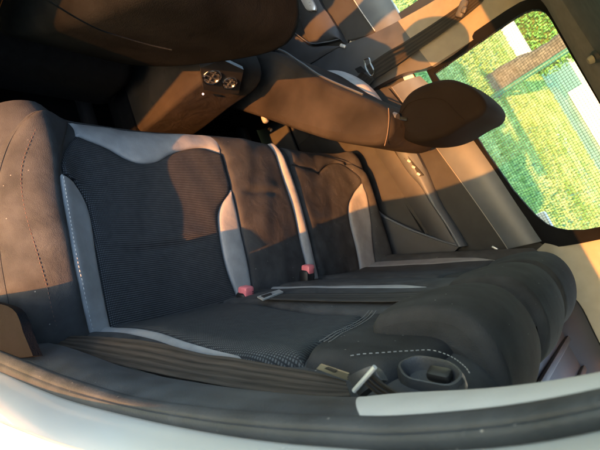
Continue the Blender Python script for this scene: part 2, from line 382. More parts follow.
# trim: bull-nosed strip, dark below, pale above
def band(Ca, Cb, i0, i1, name, m, parent, bul, bd, thick, n=60, k=10):
    a = resample(Ca, 200)[i0[0]:i1[0]]; b = resample(Cb, 200)[i0[1]:i1[1]]
    return slab(name, ruled(a, b, n, k, bul, bd), thick, m, parent)
tb = np.array([-.35, .5, .1])
def to_px(p):
    c = RM @ (np.asarray(p, float) - CAM); return 300 + FOC * c[0] / c[2], 225 + FOC * c[1] / c[2]
cut = int(np.argmin([abs(to_px(p)[0] - 361) for p in resample(cA, 200)]))
cutm = int(np.argmin([abs(to_px(p)[0] - 361) for p in resample(cM, 200)]))
sill = band(cA, cM, (0, 0), (cut + 1, cutm + 1), 'sill_trim', M['trim_grey'], car, .006, (.5, .75, .3), (-.03, -.015, 0), 70)
band(cA, cM, (cut, cutm), (200, 200), 'pillar_trim', M['light_trim'], car, .007, (.5, .75, .3), (-.03, -.015, 0), 60)
sm_ = [px(u, v, (0, 1, 0), .694) for u, v in ((-60, 297), (-20, 300), (0, 304), (11, 308), (18, 316), (23, 332))]; sm2 = [px(u, v, (0, 1, 0), .689) for u, v in ((-60, 357), (-20, 358), (0, 358), (10, 358), (20, 358), (33, 356))]
slab('sill_moulding', ruled(sm_, sm2, 30, 8), (-.003, -.012, 0), M['moulding'], car)  # lower edge extended past the moulding itself to block a strip of sun
# rubber seal: round bead running along the whole opening
cMs, cSs = resample(cM, 120), resample(cS, 120)
t_ = np.linspace(0, 1, 16)[None, :, None]
G = cMs[:, None] * (1 - t_) + cSs[:, None] * t_ + np.array([.45, .7, .3]) * .008 * np.sqrt(np.clip(1 - (2 * t_ - 1) ** 2, 0, 1)) + np.array([-.5, -.3, 0]) * .003 * np.exp(-((t_ - .62) / .06) ** 2)
slab('door_seal', G, (-.02, -.012, 0), M['rubber'], car)
# painted door jamb and outer panel
cT2 = cT + np.array([-.012, .004, 0])
G = ruled(cS + np.array([-.004, -.004, 0]), cT, 90, 12, .004, (.3, .9, 0))
jam = slab('door_jamb', G, (-.004, -.012, 0), M['paint'], car)
far_ = cT.copy(); far_[:, 0] = far_[:, 0] - .55; far_[:, 1] = .78
G = ruled(cT + np.array([-.001, .002, 0]), far_, 90, 14, .012, (0, 1, 0))
slab('quarter_panel', G, (0, -.012, 0), M['paint'], car)
# inner lining of the near pillar so that no light leaks behind the bench
zz = np.linspace(0, 1, 40)
il = resample(cA, 40) + np.array([-.012, -.012, 0]); ir = il.copy(); ir[:, 0] -= .62; ir[:, 1] -= .03
slab('pillar_lining', ruled(il, ir, 40, 6), (0, -.01, 0), M['head'], car)
# near sill, front pillar, front door (closed) and roof
mb = MB(); mb.box((.55, .70, -.02), (1.2, .10, .14), bev=.03); mb.box((.30, .735, .0), (1.9, .03, .22), bev=.012); mb.build('sill_panel', M['paint'], car)
mb = MB(); mb.box((.70, .69, .25), (.18, .10, .60), bev=.03); mb.box((.65, .64, .87), (.12, .07, .70), frame3((1, 0, .0), (-.12, -.12, 1)), .025); mb.build('door_pillar', M['plastic'], car)
def roof_grid(z0, zc, y0, y1, x0, x1, ye=None):
    X = np.linspace(x0, x1, 30); Y = np.linspace(y0, y1, 25); g = np.zeros((30, 25, 3))
    for i, x in enumerate(X):
        for j, y in enumerate(Y):
            e = abs(y) / (ye or max(abs(y0), abs(y1))); g[i, j] = (x, y, z0 + zc * (1 - e ** 2.6) - .05 * max(0, (x - .5)) ** 2 - .04 * max(0, -.3 - x) ** 2)
    return g
slab('headliner', roof_grid(1.172, .075, -.56, .42, -1.2, 1.3, .59)[:, ::-1], (0, 0, .006), M['head'], car)
slab('roof_panel', roof_grid(1.235, .06, -.64, .66, -1.35, 1.5), (0, 0, -.012), M['paint'], car)
# floor, tunnel, wheel arch behind, firewall
mb = MB(); mb.box((.7, 0, -.10), (2.4, 1.34, .02)); mb.box((.9, 0, -.02), (2.0, .26, .16), bev=.06); mb.box((1.75, 0, .35), (.03, 1.4, .9)); mb.box((.06, 0, .05), (.05, 1.3, .34))
mb.build('floor_carpet', M['carpet'], car, False)
mb = MB(); mb.box((-.75, .60, .45), (.9, .06, .9), bev=.02); mb.box((-1.25, 0, .5), (.05, 1.35, .8), bev=.02)
mb.build('luggage_lining', M['plastic'], car)
# ---- far side: sills, pillars, roof rail
YF = -.70
def wpl(z): return -.715 + (z - .77) * .22
WN, WD = (0, 1, -.22), -.715 - .22 * .77
def PW(pts, off=0): return P(pts, WN, WD + off)
# rail between window top and headliner
ra = PW([(520, -40), (535, -8), (545, 5), (552, 17), (570, 49), (599, 100), (640, 172), (690, 260)], .018)
rb = np.array([(x, -.44, 1.222) for x in np.linspace(ra[0][0], ra[-1][0], len(ra))])
slab('roof_rail_trim', ruled(ra, rb, 50, 10, .012, (0, .7, -.7)), (0, -.004, .012), M['head'], car)
# coat hook: recessed ring with a pale peg
hk = px(595, 57, (0, .308, -.951), -1.294 + .016)
mb = MB(); ax = frame3((1, 0, 0), (0, .308, -.951)); mb.tube([hk + ax[2] * -.004, hk + ax[2] * .004], [.017, .015], 20); hookb = mb.build('coat_hook', M['plastic'], car)
mb = MB(); c = hk + ax[2] * .006 + ax[0] * -.002; mb.tube([c, c + ax[2] * .008, c + ax[2] * .012], [.011, .0105, .007], 18); mb.build('peg', M['beige'], hookb)
# far rear pillar: beige upper, dark luggage trim below
pa = P([(548, 243), (570, 239), (600, 234), (650, 222)], (0, 1, 0), -.688); pb2 = P([(520, 316), (545, 316), (580, 308), (650, 300)], (0, 1, 0), -.66)
pa2 = np.array([px(u, v, (0, 1, 0), -.69) for u, v in [(546, 242), (570, 239), (600, 234), (660, 220)]])
low = PY([(524, 262), (553, 288), (577, 300), (600, 343), (640, 420)], -.665)
G = ruled(pa2, low, 24, 10, .012, (0, 1, 0)); slab('rear_pillar_trim', G, (0, -.015, 0), M['beige'], car)
low2 = low.copy(); low2[:, 1] = -.52; low2[:, 2] = np.minimum(low[:, 2] - .06, .80); low2[:, 0] -= .05
slab('luggage_shelf_trim', ruled(low + np.array([.004, .010, -.002]), low2, 24, 8, .006, (.2, .7, .5)), (0, -.01, -.012), M['plastic'], car)
quarter = MB(); quarter.box((-.75, -.67, .45), (.95, .05, .7), bev=.02); quarter.build('luggage_side_trim', M['plastic'], car)

qb = MB(); qb.box((-.72, -.735, .33), (1.35, .03, 1.10), bev=.008); qb.build('quarter_panel', M['paint'], car)
slab('quarter_lining', ruled(np.array([(-.02, -.70, .20), (-.03, -.70, .62), (-.10, -.70, .815), (-.16, -.705, .90)]), np.array([(-.60, -.70, .20), (-.60, -.70, .62), (-.60, -.70, .80), (-.60, -.69, .93)]), 20, 8), (0, -.015, 0), M['plastic_soft'], car)
MB().box((.70, -.728, .25), (.26, .016, .82), bev=.004).build('pillar_base', M['plastic_soft'], car)
MB().box((.9, -.700, -.03), (2.0, .03, .22), bev=.01).build('sill_lining', M['plastic_soft'], car)
# ---- middle pillar, far side (between the two doors)
pl = PY([(300, 72), (318, 60), (344, 45), (372, 34), (398, 21), (430, 3), (470, -22)], -.672)
pr_ = PY([(345, 108), (362, 96), (381, 84), (404, 73), (431, 66), (480, 35), (540, -4)], -.672)
slab('middle_pillar_trim', ruled(pl, pr_, 40, 12, .012, (0, 1, 0)), (0, -.03, 0), M['plastic'], car)
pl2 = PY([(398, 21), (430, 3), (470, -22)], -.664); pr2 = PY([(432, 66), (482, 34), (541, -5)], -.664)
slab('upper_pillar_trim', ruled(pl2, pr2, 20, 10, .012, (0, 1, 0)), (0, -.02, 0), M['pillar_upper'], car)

# ================================================================== FAR REAR DOOR
rd = thing('rear_door', 'closed far rear car door with a dark panel, curved armrest and a mesh sun blind over its window', 'car door', (.25, -.72, 0))
MB().box((.31, -.742, .27), (.74, .024, .86), bev=.01).build('door_skin', M['paint'], rd)
# lower panel
d1a = PY([(330, 118), (352, 175), (372, 206), (393, 221), (428, 235), (460, 245), (480, 250)], -.672)
d1b = PY([(352, 104), (370, 150), (386, 172), (397, 186), (412, 210), (430, 235), (440, 247)], -.680)
mb_pan_a = PY([(340, 95), (372, 148), (396, 190), (430, 240), (440, 262)], -.690)
mb_pan_b = PY([(388, 88), (433, 143), (470, 194), (500, 238), (512, 258)], -.690)
panel = slab('door_panel', ruled(mb_pan_a, mb_pan_b, 40, 16), (0, -.02, 0), M['plastic_soft'], rd)
lowp_a = PY([(290, 100), (330, 170), (356, 235), (372, 290)], -.694); lowp_b = PY([(341, 95), (373, 148), (397, 190), (440, 262)], -.692)
slab('lower_panel', ruled(lowp_a, lowp_b, 30, 10, .006, (0, 1, 0)), (0, -.02, 0), M['plastic_soft'], rd)
# bolster panel between crease line and armrest
cr_a = PY([(350, 107), (372, 145), (396, 183), (412, 208), (428, 233), (434, 246)], -.684); cr_b = PY([(374, 118), (402, 163), (424, 191), (437, 212), (450, 234), (458, 247)], -.670)
slab('bolster_panel', ruled(cr_a, cr_b, 40, 10, .006, (0, 1, 0)), (0, -.015, 0), M['plastic'], rd)
# armrest: rounded bar
ar_a = PY([(376, 116), (403, 165), (420, 186), (431, 204), (446, 226), (457, 246)], -.655); ar_b = PY([(390, 106), (420, 160), (433, 190), (441, 206), (455, 228), (466, 246)], -.655)
arm = slab('armrest', ruled(ar_a, ar_b, 50, 12, .022, (0, 1, 0)), (0, -.03, -.002), M['plastic_blue'], rd)
sw_a = PY([(404, 158), (412, 168), (419, 177)], -.634); sw_b = PY([(408, 156), (416, 166), (423, 175)], -.634)
slab('switch_panel', ruled(sw_a, sw_b, 12, 5), (0, -.012, 0), M['black'], rd)
mb = MB()
for u, v in ((409, 161), (413.5, 167), (418.5, 174)): mb.box(PY([(u, v)], -.631)[0], (.014, .006, .009), frame3((.7, 0, -.4)), .002)
mb.build('window_switch', M['silver'], rd)
# curved pale edge of the door where it meets the bench
ed = PY([(368, 198), (374, 207), (384, 215), (397, 222), (412, 229), (428, 235), (445, 241), (459, 245)], -.655); 
slab('edge_trim', ruled(ed, ed + np.array([.004, 0, -.016]), 40, 4, .004, (0, 1, 0)), (-.01, -.02, 0), M['plastic_blue'], rd)
dk = PY([(368, 200), (374, 209), (397, 224), (428, 237), (459, 247)], -.660); dk2 = dk + np.array([-.05, 0, -.13])
slab('rear_edge_panel', ruled(dk, dk2, 30, 6), (0, -.02, 0), M['plastic'], rd)
# thin light line + belt line
bl_a = PY([(392, 87), (433, 143), (470, 194), (500, 237), (508, 249)], -.686); bl_b = PY([(409, 81), (436, 103), (480, 163), (520, 218), (543, 243)], -.678)
bl_b = PY([(420, 76), (442, 98), (486, 158), (520, 209), (543, 241)], -.690)
slab('beltline_trim', ruled(bl_a, bl_b, 50, 14, .014, (0, 1, .3)), (0, -.02, -.004), M['plastic_blue'], rd)
mb = MB().tube(resample(bl_a + np.array([0, .003, 0]), 40), .0013, 8); mb.build('trim_line', M['trim_line'], rd)
mb = MB().box(PY([(495, 248)], -.672)[0], (.022, .010, .007), frame3((.8, 0, -.6)), .002); mb.build('door_handle', M['silver'], rd)
# window frame with rounded corners (ring between outer and inner outline)
inner = [(434, 73), (455, 58), (490, 34), (515, 17), (524, 12), (532, 9), (539, 9), (545, 12), (549, 17), (572, 57), (599, 103), (640, 178), (684, 262), (683, 268), (676, 270), (640, 251), (600, 228), (580, 230), (567, 230), (556, 228), (546, 224), (536, 216), (526, 205), (513, 190), (485, 150), (460, 111)]
inner = [(434, 73), (455, 58), (490, 34), (515, 17), (524, 12), (532, 9), (539, 9), (545, 12), (549, 17), (572, 57), (600, 105), (614, 130), (636, 172), (640, 190), (640, 205), (634, 214), (618, 222), (600, 227), (583, 230), (567, 230), (556, 228), (546, 224), (536, 216), (526, 205), (513, 190), (485, 150), (460, 111)]
outer = [(424, 66), (448, 50), (480, 28), (505, 11), (520, 2), (532, -2), (544, -2), (553, 3), (559, 12), (580, 49), (608, 97), (624, 124), (652, 168), (662, 190), (662, 212), (652, 226), (628, 234), (602, 239), (583, 243), (565, 246), (548, 248), (538, 241), (528, 229), (519, 216), (506, 198), (479, 160), (452, 121)]
Wi, Wo = PW(inner, .004), PW(outer, .012)
N = len(inner)
Gf = np.zeros((N + 1, 5, 3))
for i in range(N + 1):
    for j, t in enumerate((0, .25, .5, .75, 1)): Gf[i, j] = Wi[i % N] * (1 - t) + Wo[i % N] * t + np.array([0, .004 * (1 - (2 * t - 1) ** 2), 0])
V = Gf[:N].reshape(-1, 3); V2 = V + np.array([0, -.02, 0]); k = 5
F = [(i * k + j, ((i + 1) % N) * k + j, ((i + 1) % N) * k + j + 1, i * k + j + 1) for i in range(N) for j in range(4)]
F += [tuple(q + N * k for q in f[::-1]) for f in F]
F += [(i * k, i * k + N * k, ((i + 1) % N) * k + N * k, ((i + 1) % N) * k) for i in range(N)] + [(i * k + 4, ((i + 1) % N) * k + 4, ((i + 1) % N) * k + 4 + N * k, i * k + 4 + N * k) for i in range(N)]
autosmooth(link('window_frame', np.concatenate([V, V2]), F, M['moulding'], rd))
cen = Wi.mean(0)
Wg = cen + (Wi - cen) * 1.015 + np.array([0, -.012, 0])
V = list(Wg) + list(Wg + np.array([0, -.004, 0])); F = [tuple(range(N)), tuple(range(2 * N - 1, N - 1, -1))] + [(i, (i + 1) % N, (i + 1) % N + N, i + N) for i in range(N)]
link('window_glass', V, F, M['glass'], rd, False)
# blind: a real net of thin threads clipped to the window outline
def inside(p, poly):
    c = False; j = len(poly) - 1
    for i in range(len(poly)):
        if (poly[i][1] > p[1]) != (poly[j][1] > p[1]) and p[0] < (poly[j][0] - poly[i][0]) * (p[1] - poly[i][1]) / (poly[j][1] - poly[i][1]) + poly[i][0]: c = not c
        j = i
    return c
def net(name, W, sp_x, sp_z, th, parent, dy):
    poly = [(q[0], q[2]) for q in W]; x0, x1 = min(q[0] for q in poly), max(q[0] for q in poly); z0, z1 = min(q[1] for q in poly), max(q[1] for q in poly)
    mb = MB()
    def runs(fixed, a0, a1, vert):
        t = np.linspace(a0, a1, 160); ins = [inside((fixed, q) if vert else (q, fixed), poly) for q in t]; st = None
        for q, f in zip(t, list(ins[:-1]) + [False]):
            if f and st is None: st = q
            if not f and st is not None:
                if vert: p, e = (fixed, st), (fixed, q)
                else: p, e = (st, fixed), (q, fixed)
                h = th / 2; a = np.array([p[0], wpl(p[1]) + dy, p[1]]); b = np.array([e[0], wpl(e[1]) + dy, e[1]]); w = np.array([h, 0, 0]) if vert else np.array([0, .2 * h, h]); d = np.array([0, -.0008, 0])
                V = [a - w, a + w, b + w, b - w, a - w + d, a + w + d, b + w + d, b - w + d]
                mb.add(V, [(0, 1, 2, 3), (7, 6, 5, 4), (0, 4, 5, 1), (1, 5, 6, 2), (2, 6, 7, 3), (3, 7, 4, 0)]); st = None
    x = x0
    while x < x1: runs(x, z0, z1, True); x += sp_x
    z = z0
    while z < z1: runs(z, x0, x1, False); z += sp_z
    return mb.build(name, M['thread'], parent, False)
net('sun_blind', Wi, .0086, .0086, .0009, rd, -.003)

# ================================================================== FAR FRONT DOOR
fd = thing('front_door', 'closed far front car door with silver pull handle, beyond the reclined passenger seat', 'car door', (1.2, -.74, 0))
MB().box((1.22, -.742, .27), (1.04, .024, .86), bev=.01).build('door_skin', M['paint'], fd)
MB().box((1.2, -.722, .20), (1.0, .012, .60), bev=.004).build('lower_panel', M['plastic_soft'], fd)
a = PY([(262, 40), (285, 75), (312, 92), (345, 60)], -.70); b = PY([(200, -60), (260, -60), (330, -40), (385, 10)], -.70)
slab('door_panel', ruled(PY([(240, 60), (262, 110), (300, 110), (344, 50)], -.715), PY([(200, -80), (262, -80), (322, -40), (349, 38)], -.715), 20, 12), (0, -.02, 0), M['plastic_soft'], fd)
slab('upper_panel', ruled(PY([(288, -60), (322, 0), (349, 40)], -.705), PY([(318, -60), (354, 0), (376, 33)], -.705), 20, 10), (0, -.02, 0), M['plastic_soft'], fd)
slab('beltline_trim', ruled(PY([(318, -60), (354, 0), (376, 33)], -.695), PY([(352, -60), (386, -8), (403, 22)], -.705), 20, 10, .012, (0, 1, .3)), (0, -.02, 0), M['plastic_blue'], fd)
mb = MB().tube(resample(PY([(318, -60), (354, 0), (375, 31)], -.690), 20), .0018, 8); mb.build('trim_line', M['silver'], fd)
slab('armrest', ruled(PY([(272, -40), (297, 12), (309, 41), (322, 43), (338, 39), (344, 42)], -.685), PY([(296, -60), (318, -2), (328, 14), (338, 30), (342, 38), (346, 44)], -.685), 40, 12, .018, (0, 1, 0)), (0, -.03, 0), M['plastic'], fd)
slab('door_pocket', ruled(PY([(262, 20), (296, 36), (310, 46), (326, 46), (345, 46)], -.675), PY([(262, 75), (290, 70), (306, 66), (326, 54), (345, 46)], -.675), 40, 8, .006, (0, 1, 0)), (0, -.03, 0), M['plastic'], fd)
mb = MB().tube(resample(PY([(295, 33), (310, 43), (326, 42), (339, 39)], -.672), 30), .0022, 8); mb.build('pocket_edge', M['plastic_blue'], fd)
slab('door_handle', ruled(PY([(296, -12), (300, -2), (306, 9), (310, 11)], -.655), PY([(306, -14), (310, -4), (315, 6), (315, 10)], -.655), 16, 8, .006, (0, 1, 0)), (0, -.012, 0), M['silver'], fd)
mb = MB().box(PY([(343, 46)], -.664)[0], (.030, .012, .014), frame3((-.7, 0, .5)), .004); mb.build('door_highlight', M['silver'], fd)  # silver block stands in for a white highlight on the door
fw = PY([(352, -60), (388, -6), (404, 20), (425, 5), (460, -18), (440, -80)], -.73)
slab('window_glass', ruled(fw[:3], fw[[5, 4, 3]], 8, 4), (0, -.004, 0), M['glass'], fd)
slab('window_frame', ruled(PY([(402, 24), (432, 4), (470, -24)], -.715), PY([(394, 16), (424, -4), (460, -32)], -.722), 16, 4), (0, -.02, 0), M['black'], fd)
# near front door, closed, mostly out of frame
nfd = thing('front_door', 'closed near front car door, only beyond the edge of the doorway', 'car door', (1.3, .72, 0))
mb = MB(); mb.box((1.35, .70, .38), (1.1, .09, .80), bev=.03); mb.build('door_panel', M['plastic_soft'], nfd)
mb = MB(); mb.box((1.35, .752, .36), (1.1, .012, .80), bev=.005); mb.build('door_skin', M['paint'], nfd)
# near rear door, swung open on its hinges at the middle pillar, outside the frame
od = thing('rear_door', 'near rear car door swung wide open beside the doorway', 'car door', (.62, .74, 0))
od.rotation_euler = (0, 0, 0); oa = R_(75); ox = np.array([-math.cos(oa), math.sin(oa), 0]); oF = np.array([ox, [ -ox[1], ox[0], 0], [0, 0, 1]]); ob_ = np.array([.60, .735, 0])
MB().box(ob_ + ox * .42 + np.array([0, 0, .42]), (.84, .03, .76), oF, .012).build('door_skin', M['paint'], od)
MB().box(ob_ + ox * .40 - oF[1] * .045 + np.array([0, 0, .42]), (.76, .05, .72), oF, .02).build('door_panel', M['plastic_soft'], od)
MB().box(ob_ + ox * .42 - oF[1] * .085 + np.array([0, 0, .48]), (.50, .05, .06), oF, .02).build('armrest', M['plastic_blue'], od)
wf = MB()
for a, b in (((.04, .80), (.20, 1.14)), ((.20, 1.14), (.70, 1.16)), ((.70, 1.16), (.83, .80))):
    A = ob_ + ox * a[0] + np.array([0, 0, a[1]]); B = ob_ + ox * b[0] + np.array([0, 0, b[1]]); wf.tube([A, (A + B) / 2, B], .022, 8)
wf.build('window_frame', M['black'], od)
# windscreen pillars and dashboard close off the front
mb = MB(); mb.box((1.6, 0, .58), (.4, 1.36, .36), bev=.1); mb.build('dashboard', M['black'], car)

# ================================================================== REAR BENCH
bench = thing('rear_bench', 'split rear bench with woven charcoal inserts, grey leatherette bolsters and three low headrests', 'car seat', (.1, 0, 0))
def cz(x, y):
    """height of the cushion top"""
    z = .317 + .134 * (x - .01)
    g = lambda v, c, s: np.exp(-((v - c) / s) ** 2)
    xf = np.clip((x - .0) / .1, 0, 1)
    z += .046 * np.where(y < .578, g(y, .578, .048), g(y, .578, .075)) * (.35 + .65 * xf) - .016 * g(y, .34, .13) + .012 * g(y, .02, .10) - .012 * g(y, -.36, .12) + .030 * g(y, -.60, .05)
    z -= np.maximum(0, y - .60) ** 2 * 8 + np.maximum(0, -y - .60) ** 2 * 6
    z -= .022 * np.clip((x - .40) / .07, 0, 2) ** 2.2
    return z
def fold(x, y, a, b, depth=.006, wd=.010):
    a, b = np.array(a), np.array(b); d = b - a; L = np.linalg.norm(d); d /= L
    s = (x - a[0]) * d[0] + (y - a[1]) * d[1]; n = -(x - a[0]) * d[1] + (y - a[1]) * d[0]
    w = np.clip(s / (.2 * L), 0, 1) * np.clip((L - s) / (.2 * L), 0, 1)
    return -depth * np.exp(-(n / wd) ** 2) * w + depth * .35 * np.exp(-((n - wd * 2) / (wd * 1.6)) ** 2) * w
def on_cushion(u, v):
    z = .34
    for _ in range(14):
        q = px(u, v, (0, 0, 1), z); z = .6 * z + .4 * float(cz(q[0], q[1]))
    return q[:2]
def C2(pts): return np.array([on_cushion(u, v) for u, v in pts])
FOLDS = [(on_cushion(117, 254), on_cushion(214, 240)), (on_cushion(239, 193), on_cushion(279, 194)), (on_cushion(311, 226), on_cushion(346, 221))]
def edge_dist(G):
    nu, nv = G.shape[:2]
    du = np.concatenate([np.zeros((1, nv)), np.cumsum(np.linalg.norm(np.diff(G, axis=0), axis=2), 0)], 0)
    dv = np.concatenate([np.zeros((nu, 1)), np.cumsum(np.linalg.norm(np.diff(G, axis=1), axis=2), 1)], 1)
    return np.minimum(du, du[-1:] - du), np.minimum(dv, dv[:, -1:] - dv)
def cushion_patch(name, L, Rr, Bt, Tp, m, parent, nu=70, nv=40, puff=.005, ends=True, lift=.004, sink=.006):
    G = coons(L, Rr, Bt, Tp, nu, nv); x, y = G[..., 0], G[..., 1]
    eu, ev = edge_dist(G); e = np.minimum(eu, ev) if ends else ev
    z = cz(x, y) + lift + puff * (1 - np.exp(-e / .010)) - sink * np.exp(-e / .0035)
    for a, b in FOLDS: z = z + fold(x, y, a, b)
    z = z + .0018 * np.sin(x * 31 + 3 * np.sin(y * 17)) * np.sin(y * 27 + 1.3)
    return slab(name, np.dstack([x, y, z]), (0, 0, -.012), m, parent, uv=np.dstack([x, y]))
def seam(name, pts2, parent, m, lift=.007, step=.0075, ln=.0045, r=.0008):
    p = resample(pts2, max(4, int(np.sum(np.linalg.norm(np.diff(pts2, axis=0), axis=1)) / step))); mb = MB()
    q = np.c_[p, cz(p[:, 0], p[:, 1]) + lift]
    for i in range(len(q) - 1):
        d = (q[i + 1] - q[i]); L = np.linalg.norm(d); d = d / L; mb.tube([q[i], q[i] + d * ln * .5 + np.array([0, 0, .0004]), q[i] + d * ln], [r * .7, r, r * .7], 6)
    return mb.build(name, m, parent)
cu = MB(); xs = np.linspace(-.05, .475, 50); ys = np.linspace(-.66, .655, 110)
G = np.array([[(x, y, float(cz(x, y)) - .004) for y in ys] for x in xs])
cushion = slab('seat_cushion', G, (0, 0, -.05), M['fabric'], bench)
# side and front skirts of the cushion
def skirt(name, top, down, m, parent, n=60):
    t = resample(top, n); k = 9; G = np.zeros((n, k, 3))
    for j, s in enumerate(np.linspace(0, 1, k)):
        G[:, j] = t + np.array(down[0]) * math.sin(s * math.pi / 2) + np.array(down[1]) * s
    return slab(name, G, (0, 0, 0) if False else -.006, m, parent)
# outlines (photo seams put onto the cushion's real surface)
outer_edge = np.array([(-.03, .655), (.10, .662), (.20, .662), (.30, .655), (.38, .630), (.43, .590), (.458, .545)])
s1 = C2([(94, 344), (88, 325), (77, 275), (67, 220), (60, 176), (62, 152), (70, 123)])
s1[-1] = (.462, .500)
cushion_patch('outer_bolster', outer_edge, s1, [outer_edge[0], s1[0]], [outer_edge[-1], s1[-1]], M['fabric'], cushion, 80, 30, .004)
st = C2([(55, 328), (50, 310), (37, 260), (22, 205), (21, 165), (35, 130)]); seam('stitching', st, cushion, M['stitch_dark'], .0085)
g_r = C2([(114, 342), (110, 325), (97, 260), (89, 210), (75, 184), (62, 174)])
cushion_patch('bolster_panel', s1[:5], g_r, [s1[0], g_r[0]], [s1[4], g_r[-1]], M['leather'], cushion, 80, 18, .003, ends=False)
seam('stitching', s1[:5] + np.array([0, -.004]), cushion, M['stitch'], .0072)
itop = C2([(76, 136), (105, 148), (135, 163), (156, 162), (176, 152), (200, 148), (221, 154)])
il_ = np.vstack([g_r[:5], C2([(63, 171), (65, 152)]), itop[:1]])
ir_ = np.vstack([C2([(240, 306), (237, 298), (225, 265), (218, 225), (220, 207), (230, 190), (226, 170)]), itop[-1:]])
cushion_patch('seat_insert', il_, ir_, [il_[0], (il_[0] + ir_[0]) / 2 - np.array([.01, 0]), ir_[0]], itop, M['insert'], cushion, 130, 80, .006)
fb_r = C2([(221, 154), (216, 140), (213, 134)]); fb_r[-1] = (.470, .142)
ftop = np.array([(.462, .498), (.470, .42), (.473, .34), (.472, .24), fb_r[-1]])
cushion_patch('front_panel', np.vstack([itop[:1], C2([(74, 128)]), ftop[:1]]), fb_r, itop, ftop, M['leather'], cushion, 30, 70, .004)
sr = C2([(258, 306), (252, 290), (245, 250), (237, 215), (231, 191)])
cushion_patch('bolster_panel', ir_[:6], sr, [ir_[0], sr[0]], [ir_[5], sr[-1]], M['leather'], cushion, 70, 18, .006, ends=False)
ml = np.vstack([sr, C2([(227, 172), (222, 154), (215, 138)])]); ml[-1] = (.470, .140)
mr = C2([(309, 281), (306, 270), (295, 220), (285, 185), (274, 146)]); mr = np.vstack([mr[:-1], [(.468, -.115)]])
cushion_patch('middle_panel', ml, mr, [ml[0], mr[0]], [ml[-1], (.474, .02), mr[-1]], M['fabric'], cushion, 90, 50, .006)
pr3 = C2([(318, 280), (315, 267), (304, 220), (293, 183), (283, 150)]); pr3 = np.vstack([pr3[:-1], [(.464, -.150)]])
cushion_patch('edge_piping', mr + np.array([0, -.002]), pr3, [mr[0], pr3[0]], [mr[-1], pr3[-1]], M['leather'], cushion, 90, 14, .012, ends=False)
fl = pr3 + np.array([0, -.012])
ft = C2([(291, 165), (303, 168), (312, 170), (318, 173), (326, 166), (336, 163), (346, 168)])
fr_ = C2([(360, 274), (357, 255), (350, 228), (348, 208), (352, 196), (361, 184), (357, 176)]); fr_ = np.vstack([fr_, ft[-1:]])
fll = np.vstack([fl[:3], C2([(298, 192)]), ft[:1]])
cushion_patch('seat_insert', fll, fr_, [fll[0], fr_[0]], ft, M['fabric'], cushion, 90, 50, .006)
fo = np.array([(.462, -.165), (.466, -.25), (.462, -.35), (.450, -.45), (.425, -.53)])
cushion_patch('front_panel', np.vstack([ft[:1], C2([(288, 155)]), fo[:1]]), np.vstack([ft[-1:], [(.41, -.52)], fo[-1:]]), ft, fo, M['fabric'], cushion, 30, 60, .005)
gl = fr_[:6]; gr = C2([(376, 274), (374, 255), (371, 225), (368, 200), (362, 185)])
cushion_patch('bolster_panel', gl, gr, [gl[0], gr[0]], [gl[-1], gr[-1]], M['leather'], cushion, 60, 20, .007, ends=False)
fo2 = np.array([(0, -.66), (.12, -.665), (.25, -.655), (.35, -.62), (.415, -.55)])
fo1 = np.vstack([gr[:-1], fr_[5:7], ft[-1:], [(.41, -.51)]])
cushion_patch('outer_bolster', fo1, fo2, [fo1[0], fo2[0]], [fo1[-1], fo2[-1]], M['fabric'], cushion, 70, 20, .006)
# skirts
rim = np.vstack([outer_edge, [(.466, .50)], [(.474, .42), (.477, .30), (.476, .18), (.474, .02), (.470, -.13), (.468, -.25), (.462, -.38), (.446, -.47), (.42, -.545), (.36, -.62), (.25, -.66), (.1, -.668)]])
rim3 = np.c_[rim, cz(rim[:, 0], rim[:, 1]) + .001]
cenr = np.array([.15, 0.0, 0]); t = resample(rim3, 160); outd = t.copy(); outd[:, 2] = 0
dn = np.gradient(t, axis=0); nrm = np.stack([dn[:, 1], -dn[:, 0], np.zeros(len(t))], 1); nrm /= np.linalg.norm(nrm, axis=1)[:, None]; nrm *= np.sign(np.sum(nrm * (t - cenr), 1))[:, None]
G = np.zeros((160, 12, 3))
for j, s in enumerate(np.linspace(0, 1, 12)): G[:, j] = t + nrm * .022 * math.sin(min(1, s * 2.2) * math.pi / 2) - nrm * .03 * max(0, s - .5) + np.array([0, 0, -.24 * s ** 1.35])
slab('cushion_skirt', G, -.006, M['fabric'], cushion)

# ---- backrests
TA = R_(20); BW = np.array([-math.sin(TA), 0, math.cos(TA)]); BN = np.array([math.cos(TA), 0, math.sin(TA)]); BO = np.array([.01, 0, .317])
def bn(y, w):
    g = lambda v, c, s: np.exp(-((v - c) / s) ** 2)
    n = .006 * g(y, .52, .04) - .040 * np.clip((y - .545) / .08, 0, 1.3) ** 1.6 - .014 * g(y, .33, .12) * g(w, .25, .3) + .006 * g(y, .02, .08) - .012 * g(y, -.36, .12) + .022 * g(y, -.585, .045)
    n = n + .012 * g(w, .16, .12) * g(y, .33, .2)
    n = n - np.clip((w - .60) / .1, 0, 2) ** 2 * .010 - np.maximum(0, np.abs(y) - .585) ** 2 * 6
    return n
def back_pt(y, w, n): return BO + np.array([0, 1, 0]) * y + BW * w + BN * n
def on_back(u, v):
    n = 0.0
    for _ in range(14):
        q = px(u, v, BN, BN @ BO + n); y, w = q[1], (q - BO) @ BW; n = .6 * n + .4 * float(bn(y, w))
    return np.array([y, w])
def B2(pts): return np.array([on_back(u, v) for u, v in pts])
